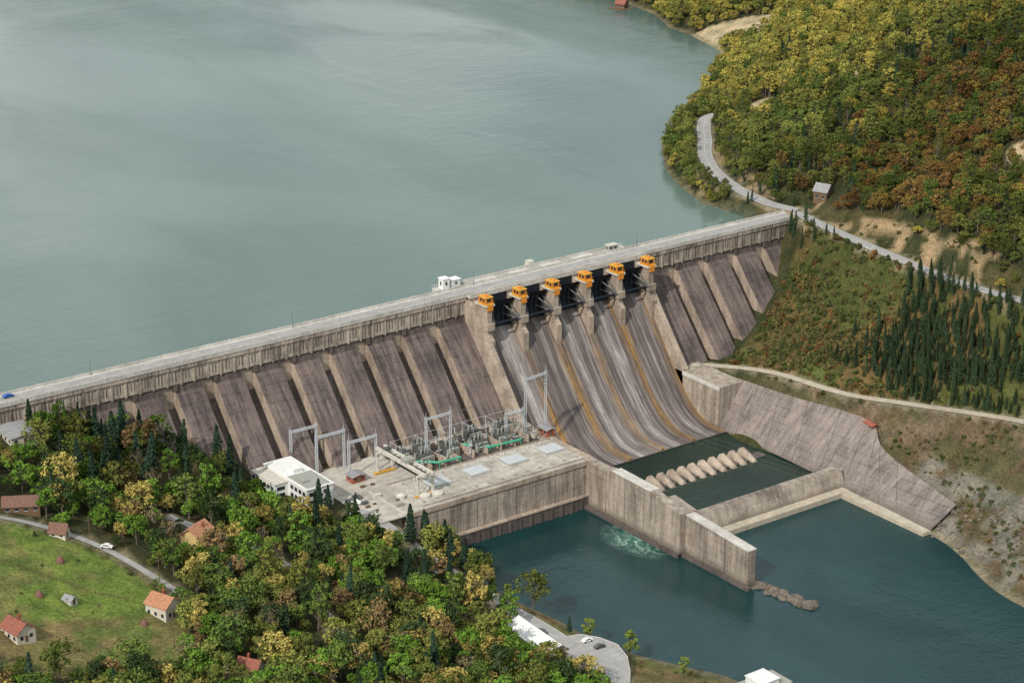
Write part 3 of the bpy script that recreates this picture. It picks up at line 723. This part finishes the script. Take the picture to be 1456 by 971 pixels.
for i in range(2,len(P)-1):
    d=P[i+1]-P[i]; d=d/np.hypot(d[0],d[1]); nn=np.array([-d[1],d[0]])
    a=P[i][:2]-nn*(w/2+.5); c=P[i+1][:2]-nn*(w/2+.5)
    b.tube((a[0],a[1],P[i][2]+1.0),(c[0],c[1],P[i+1][2]+1.0),.12,.12,'deck',4); b.tube((a[0],a[1],P[i][2]+.5),(c[0],c[1],P[i+1][2]+.5),.1,.1,'deck',4)
    L=np.hypot(*(c-a)); k=max(1,int(L/2))
    for j in range(k):
        q=a+(c-a)*j/k; b.box(q[0]-.12,q[0]+.12,q[1]-.12,q[1]+.12,P[i][2]-.8,P[i][2]+1.15,'deck')
b.make('road_guard_rail')

def car(x,y,z,rot,paint,name='parked_car'):
    b=MB(); 
    prof=[(-2.1,.35),(-2.15,.75),(-1.3,.92),(-.75,1.42),(.75,1.45),(1.5,.95),(2.1,.85),(2.15,.35)]
    b.prismx(prof,-.85,.85,paint)
    b.prismx([(-1.15,.94),(-.72,1.36),(.72,1.38),(1.35,.97)],-.87,.87,'glass')
    for yy in (-1.3,1.3):
        for xx in (-.85,.85): b.tube((xx-.1,yy,.33),(xx+.1,yy,.33),.33,.33,'tyre',12)
    return b.make(name,loc=(x,y,z),rot=rot)
car(6,5.8,67.73,math.pi/2,'blue'); car(129.8,-194.8,9.79,1.5,'white'); car(119,-140,10.9,.1,'red'); car(130.5,-201,9.79,1.5,'tr'); car(121,-180,9.75,.1,'tr'); car(-3,-91,44.1,.7,'white'); car(116,-66,20.05,.4,'white'); car(119,-62,20.05,.4,'tr'); car(117,-116,13.6,.1,'yellow')

# ------------------------------------------------------------------ trees
protos=bpy.data.collections.new("tree_prototypes")
def rand_unit(n):
    v=rng.normal(size=(n,3)); return v/np.linalg.norm(v,axis=1)[:,None]
def quads(C,Nn,s,asp=1.0):
    a=rand_unit(len(C)); t=np.cross(Nn,a); t/=np.linalg.norm(t,axis=1)[:,None]+1e-9; u=np.cross(Nn,t)
    s=s[:,None]; return np.stack([C-t*s-u*s*asp,C+t*s-u*s*asp*.7,C+t*s*.8+u*s*asp,C-t*s*.9+u*s*asp],1).reshape(-1,3)
def make_tree(name,trunk,leafv,leafmat):
    b=trunk; o=len(b.v); 
    b.v+= [tuple(v) for v in leafv]; i=b.mid(leafmat)
    nf=len(leafv)//4; b.f+=[[o+4*k,o+4*k+1,o+4*k+2,o+4*k+3] for k in range(nf)]; b.mi+=[i]*nf
    me=bpy.data.meshes.new(name); me.from_pydata(b.v,[],b.f)
    for m in b.mats: me.materials.append(M[m])
    me.polygons.foreach_set('material_index',b.mi); me.update()
    return bpy.data.objects.new(name,me)
def decid(h,r,nc,nl,base=.2,leaf=.44,wid=1.0):
    b=MB(); b.tube((0,0,-1),(0,0,h*.75),.03*h*.6+.08,.06,'bark',5)
    C=[];Nn=[]
    for i in range(nc):
        u=rng.random(); zc=h*(base+.12+(0.86-base-.12)*u); rr=r*(1-.75*abs(u-.35)**1.3)*rng.uniform(.3,.95)*wid
        a=rng.random()*6.283; c=np.array([rr*math.cos(a),rr*math.sin(a),zc]); cr=r*rng.uniform(.18,.42)
        b.tube((0,0,max(h*.2,zc-h*.2)),tuple(c),.1,.04,'bark',3)
        k=nl//nc; d=rand_unit(k); d[:,2]=np.where(d[:,2]<-.35,-d[:,2],d[:,2]); rad=cr*(rng.uniform(.5,1.25,k))
        C.append(c+d*rad[:,None]*np.array([1,1,.85])); Nn.append(d+rng.normal(size=(k,3))*.5)
    C=np.concatenate(C);Nn=np.concatenate(Nn);Nn/=np.linalg.norm(Nn,axis=1)[:,None]
    return b,quads(C,Nn,rng.uniform(.5,1.25,len(C))*leaf*.62)
def conif(h,r,nl):
    b=MB(); b.tube((0,0,-1),(0,0,h*.97),.22,.03,'bark',5)
    u=rng.random(nl)**.75; lay=np.round(u*16)/16; a=rng.random(nl)*6.283
    rm=r*(1-lay)**.85+.12; q=rng.random(nl)**.6; lob=.75+.25*np.sin(a*5+lay*40)
    rad=rm*q*lob; z=h*(.1+.9*lay)-rad*.35+rng.normal(size=nl)*.15
    C=np.stack([rad*np.cos(a),rad*np.sin(a),z],1); Nn=np.stack([np.cos(a)*.5,np.sin(a)*.5,np.ones(nl)*.8],1)+rng.normal(size=(nl,3))*.35; Nn/=np.linalg.norm(Nn,axis=1)[:,None]
    return b,quads(C,Nn,rng.uniform(.2,.42,nl))
pl=[]
spec=[(11,4.4,26,1100),(12,4.0,22,1000),(10,4.6,26,1100),(14,3.7,22,1100),(9,3.9,18,850),(12,5.0,24,900)]
for i,s in enumerate(spec):
    b,q=decid(*s); pl.append(make_tree("tree_%02d"%i,b,q,'leaf'))
for i,(h,r) in enumerate(((15,3.0),(17,2.8),(13,2.6))):
    b,q=conif(h,r,800); pl.append(make_tree("tree_%02d"%(6+i),b,q,'leaf'))
b,q=decid(3.2,2.0,10,300,.0,.38); pl.append(make_tree("tree_09",b,q,'leaf'))
b,q=decid(12,3.2,16,260,.3,.3); pl.append(make_tree("tree_10",b,q,'leaf'))
for o in pl: protos.objects.link(o)

pts=[];kinds=[];scs=[];tints=[]
def scatter(x0,x1,y0,y1,sp,fn,seed,rd=1.4):
    r=np.random.default_rng(seed); nx_=int((x1-x0)/sp); ny_=int((y1-y0)/sp)
    X,Y=np.meshgrid(x0+np.arange(nx_)*sp,y0+np.arange(ny_)*sp); X=X.ravel()+r.uniform(-.6,.6,nx_*ny_)*sp; Y=Y.ravel()+r.uniform(-.6,.6,nx_*ny_)*sp
    cx,cy=X+313.3,Y+750.6; fwd=cx*.5938+cy*.8048; rt=cx*.8048-cy*.5938; k=np.abs(rt/fwd)<.29; X=X[k];Y=Y[k]
    Z=H(X,Y); bd,_=road_near(X,Y); ok=(bd>rd)
    ok&=~((Y>5)&(Z<62.5)); ok&=~((Z<1.2)&(Y<-80))
    ok&=~((X>109)&(X<222)&(Y>-90)&(Y<12)); ok&=~((X>205)&(X<325)&(Y<10)&(Y>-190)); ok&=~((Y>-1-(.9*np.clip(60-Z,0,60)))&(Y<12)&(X<416)&(X>-80)&(Y>-60))
    for hx,hy,hr in HS: ok&=np.hypot(X-hx,Y-hy)>hr
    ok&=~((X>83)&(X<112)&(Y>-80)&(Y<-22))
    ok&=~inpoly(X,Y,[(305,-50),(326,-50),(336,-128),(330,-150),(326,-195),(300,-195)]); ok&=~inpoly(X,Y,[(112,-188),(136,-185),(141,-207),(128,-232),(112,-230)])
    for a_,b_,c_ in CLR: ok&=np.hypot(X-a_,Y-b_)>c_
    fn(X,Y,Z,bd,ok,r)
def push(X,Y,Z,K,S,T):
    pts.append(np.stack([X,Y,Z-.2],1)); kinds.append(K); scs.append(S); tints.append(T)
G=np.array
def right(X,Y,Z,bd,ok,r):
    N=fbm(X,Y,60,3,71); N2=fbm(X,Y,25,3,72)
    ok&=(((X>400)&(Y>-600))|((X>380)&(Y<-150)));
    ok&=~((X>396)&(X<409)&(Y<-14)&(Y>-130)); ok&=~((X<418)&(Y<-14)&(Y>-120)&(N2<.5)); ok&=~inpoly(X,Y,SLOPE); ok&=~inpoly(X,Y,BARER)
    X,Y,Z,N,N2,bd=X[ok],Y[ok],Z[ok],N[ok],N2[ok],bd[ok]; m=len(X); u=r.random(m)[:,None]
    green=G([.075,.115,.035]);olive=G([.17,.18,.055]);yel=G([.33,.28,.075]);brn=G([.21,.125,.055]);red=G([.18,.09,.045])
    T=green+(olive-green)*u
    yz=np.clip((Y-40)/110,0,1)*np.clip((X-490)/60,0,1)
    T=np.where((r.random(m)<yz*.8)[:,None],olive*1.3+(yel-olive*1.1)*r.random(m)[:,None],T)
    bz=np.clip(1-np.abs(Y+45)/100,0,1)*np.clip((X-405)/20,0,1)*(X<560)
    T=np.where(((r.random(m)*1.0<bz*(.25+N2)))[:,None],brn+(red-brn)*r.random(m)[:,None]*.8+G([.0,.04,.0])*u,T)
    T=np.where((r.random(m)<.07)[:,None],yel,T)
    T=T*np.where(Y<60,.82,1.0)[:,None]*(.75+.5*N)[:,None]  # middle hillside tinted darker as painted cloud shade, upper part left sunlit
    K=r.choice([0,1,2,3,4,5],m); K=np.where(r.random(m)<.09,10,K)
    cf=(r.random(m)<np.where((Y<-140)|(N<.34),.30,.03)); K=np.where(cf,r.choice([6,7,8],m),K); T=np.where(cf[:,None],G([.035,.065,.042]),T)
    S=r.uniform(.5,1.1,m)*np.where(cf,.8,1)*np.where(bd<4,.6,1); push(X,Y,Z,K,S,T*r.uniform(.6,1.3,m)[:,None])
scatter(380,900,-260,640,5.3,right,1)
def left(X,Y,Z,bd,ok,r):
    N=fbm(X,Y,45,3,81); N2=fbm(X,Y,20,3,82)
    ok&=(X<150)&(Y<9); ok&=~inpoly(X,Y,FIELD); ok&=~((X>124)&(Y<-140)&(r.random(len(X))<.93)); ok&=~((X>106)&(Y<-155)&(Y>-240)&(r.random(len(X))<.4))
    ok&=~((X>112)&(Y>-92)); ok&=~((N2>.57)&(r.random(len(X))<.5))
    X,Y,Z,N,N2,bd=X[ok],Y[ok],Z[ok],N[ok],N2[ok],bd[ok]; m=len(X); u=r.random(m)[:,None]
    green=G([.080,.138,.038]);olive=G([.18,.195,.06]);yel=G([.33,.28,.10]);brn=G([.20,.145,.08])
    T=green+(olive-green)*u; p=r.random(m); T=np.where((p<.13)[:,None],yel,T); T=np.where((p>.93)[:,None],brn,T); T=np.where(((N>.50)&(p>.45)&(p<.88))[:,None],G([.115,.215,.04]),T); T=np.where(((p>.34)&(p<.46))[:,None],G([.045,.075,.035]),T)
    K=r.choice([0,1,2,3,4,5],m); K=np.where(r.random(m)<.07,10,K); T=np.where((K==10)[:,None],G([.20,.165,.11]),T)
    up=(Y>-62)&(X>6); cf=(r.random(m)<np.where(up,.42,.045)); K=np.where(cf,r.choice([6,7,8],m),K); T=np.where(cf[:,None],G([.030,.056,.042]),T)
    T=np.where((up&~cf)[:,None],T*.62,T)
    S=(.45+.85*r.random(m)**1.2)*np.where(bd<3.5,.65,1); push(X,Y,Z,K,S,T*r.uniform(.65,1.3,m)[:,None])
scatter(-180,150,-380,9,4.7,left,2)
def slopef(X,Y,Z,bd,ok,r):
    N2=fbm(X,Y,25,3,92); ok&=inpoly(X,Y,SLOPE)&(N2+r.random(len(X))*.45>.48)
    X,Y,Z=X[ok],Y[ok],Z[ok]; m=len(X); p=r.random(m)
    T=np.where((p<.55)[:,None],G([.085,.105,.04]),np.where((p<.85)[:,None],G([.15,.13,.055]),G([.17,.095,.045])))
    dk=(Y<-100+r.normal(size=m)*6)&(X>352)&(r.random(m)<.8)|((Y>-40)&(X>396)&(r.random(m)<.5)); K=np.where(dk,r.choice([6,7,8],m),9); S=np.where(dk,r.uniform(.35,.75,m),r.uniform(.3,1.1,m)); T=np.where(dk[:,None],G([.036,.06,.036]),T)
    push(X,Y,Z,K,S,T*r.uniform(.65,1.3,m)[:,None])
scatter(325,415,-190,-10,2.4,slopef,3)
def bare(X,Y,Z,bd,ok,r):
    N2=fbm(X,Y,22,3,95); ok&=(inpoly(X,Y,BARER)&(N2>.46)&(Z>3))|(inpoly(X,Y,FIELD)&(r.random(len(X))<.03))|((X>399)&(X<430)&(Y<-10)&(Y>-135)&(r.random(len(X))<.5))|((X>122)&(X<175)&(Y<-140)&(Y>-300)&(Z>2)&(r.random(len(X))<.12))|((X>83)&(X<112)&(Y>-80)&(Y<-60)&(r.random(len(X))<.5))
    ok&=r.random(len(X))<.7
    X,Y,Z=X[ok],Y[ok],Z[ok]; m=len(X); p=r.random(m)
    T=np.where((p<.6)[:,None],G([.08,.105,.045]),G([.16,.125,.06])); push(X,Y,Z,np.full(m,9),r.uniform(.2,.75,m),T)
scatter(-110,440,-330,-10,3.0,bare,4)
PT=np.concatenate(pts);K=np.concatenate(kinds).astype(np.int32);S=np.concatenate(scs);T=np.concatenate(tints)
me=bpy.data.meshes.new("forest"); me.from_pydata(PT.tolist(),[],[])
a=me.attributes.new("kind",'INT','POINT'); a.data.foreach_set('value',K)
a=me.attributes.new("scl",'FLOAT_VECTOR','POINT'); a.data.foreach_set('vector',np.stack([S*rng.uniform(.88,1.12,len(S)),S*rng.uniform(.88,1.12,len(S)),S*rng.uniform(.85,1.2,len(S))],1).ravel())
a=me.attributes.new("rot",'FLOAT_VECTOR','POINT'); a.data.foreach_set('vector',np.stack([rng.normal(size=len(S))*.05,rng.normal(size=len(S))*.05,rng.random(len(S))*6.28],1).ravel())
a=me.attributes.new("tint",'FLOAT_COLOR','POINT'); a.data.foreach_set('color',np.concatenate([T,np.ones((len(T),1))],1).ravel())
fo=bpy.data.objects.new("forest",me); scene.collection.objects.link(fo)
ng=bpy.data.node_groups.new("forest_instances",'GeometryNodeTree')
ng.interface.new_socket("Geometry",in_out='INPUT',socket_type='NodeSocketGeometry'); ng.interface.new_socket("Geometry",in_out='OUTPUT',socket_type='NodeSocketGeometry')
gi=ng.nodes.new('NodeGroupInput');go=ng.nodes.new('NodeGroupOutput'); ip=ng.nodes.new('GeometryNodeInstanceOnPoints'); ci=ng.nodes.new('GeometryNodeCollectionInfo')
ci.inputs[0].default_value=protos; ci.inputs[1].default_value=True; ci.inputs[2].default_value=True
def na(nm,t):
    q=ng.nodes.new('GeometryNodeInputNamedAttribute'); q.data_type=t; q.inputs[0].default_value=nm; return q.outputs[0]
ng.links.new(gi.outputs[0],ip.inputs['Points']); ng.links.new(ci.outputs[0],ip.inputs['Instance']); ip.inputs['Pick Instance'].default_value=True
ng.links.new(na('kind','INT'),ip.inputs['Instance Index']); ng.links.new(na('rot','FLOAT_VECTOR'),ip.inputs['Rotation']); ng.links.new(na('scl','FLOAT_VECTOR'),ip.inputs['Scale'])
ng.links.new(ip.outputs[0],go.inputs[0])
md=fo.modifiers.new("scatter",'NODES'); md.node_group=ng

cm=[]
for h,r in ((16,3.4),(13,2.9)):
    b,q=conif(h,r,1500); cm.append(make_tree("conifer_tree",b,q,'leafc').data)
b,q=decid(11,2.6,16,1500,.1,.4); pm=make_tree("poplar_tree",b,q,'leafg').data
def put(name,me,x,y,s=1):
    o=bpy.data.objects.new(name,me); scene.collection.objects.link(o); o.location=(x,y,float(H([x],[y])[0])-.2); o.scale=(s,s,s); o.rotation_euler[2]=random.random()*6
for x,y,s in ((99,-66,1.0),(102,-68,.85),(77,-27,1.3),(74,-31,1.1),(62,-24,.9),(40,-20,1.2),(46,-24,1.1),(34,-24,1.3),(28,-22,1.1),(122,-106,1.1),(118,-101,1.2),(125,-100,1.0),(129,-108,1.2),(131,-102,1.0),(126,-116,1.1),(131,-183,.5),(128,-122,.9),(133,-117,.8)): put('conifer_tree',cm[random.randint(0,1)],x,y,s)
for x,y,s in ((138,-185,1.0),(143,-203,1.1),(148,-226,.8),(128,-150,.6)): put('poplar_tree',pm,x,y,s)

# ------------------------------------------------------------------ light, sky, camera
el=math.radians(39); sd=Vector((-.925,-.38,0)).normalized()
dirv=Vector((sd.x*math.cos(el),sd.y*math.cos(el),math.sin(el)))
su=bpy.data.lights.new("sun",'SUN'); su.energy=3.3; su.angle=math.radians(.7); su.color=(1,.94,.86)
so=bpy.data.objects.new("sun",su); scene.collection.objects.link(so); so.rotation_euler=(-dirv).to_track_quat('-Z','Y').to_euler()
w=bpy.data.worlds.new("World"); scene.world=w; w.use_nodes=True; t=w.node_tree; bg=t.nodes["Background"]
sky=t.nodes.new("ShaderNodeTexSky"); sky.sky_type='NISHITA'; sky.sun_disc=False; sky.sun_elevation=el; sky.sun_rotation=math.atan2(sd.x,sd.y)
tc=t.nodes.new("ShaderNodeTexCoord"); mp=t.nodes.new("ShaderNodeMapping"); mp.inputs["Scale"].default_value=(1,1,2.2); mp.inputs["Location"].default_value=(.3,.1,.0); nz=t.nodes.new("ShaderNodeTexNoise"); nz.inputs["Scale"].default_value=5.0; nz.inputs["Detail"].default_value=5; nz.inputs["Roughness"].default_value=.5
rp=t.nodes.new("ShaderNodeValToRGB"); rp.color_ramp.elements[0].position=.38; rp.color_ramp.elements[1].position=.60
mx=t.nodes.new("ShaderNodeMix"); mx.data_type='RGBA'; mx.inputs[7].default_value=(13.5,14.2,13.8,1)
t.links.new(tc.outputs["Generated"],mp.inputs[0]); t.links.new(mp.outputs[0],nz.inputs["Vector"]); t.links.new(nz.outputs["Fac"],rp.inputs[0]); t.links.new(rp.outputs[0],mx.inputs[0]); t.links.new(sky.outputs[0],mx.inputs[6]); t.links.new(mx.outputs[2],bg.inputs[0])
bg.inputs[1].default_value=.095
cd=bpy.data.cameras.new("camera"); cam=bpy.data.objects.new("camera",cd); scene.collection.objects.link(cam)
cam.location=(-313.3,-750.6,384); p=math.radians(20.2)
fw=Vector((.5938*math.cos(p),.8048*math.cos(p),-math.sin(p))); cam.rotation_euler=fw.to_track_quat('-Z','Y').to_euler()
cd.sensor_width=36; cd.lens=36*3200/1456; cd.clip_start=5; cd.clip_end=20000
scene.camera=cam
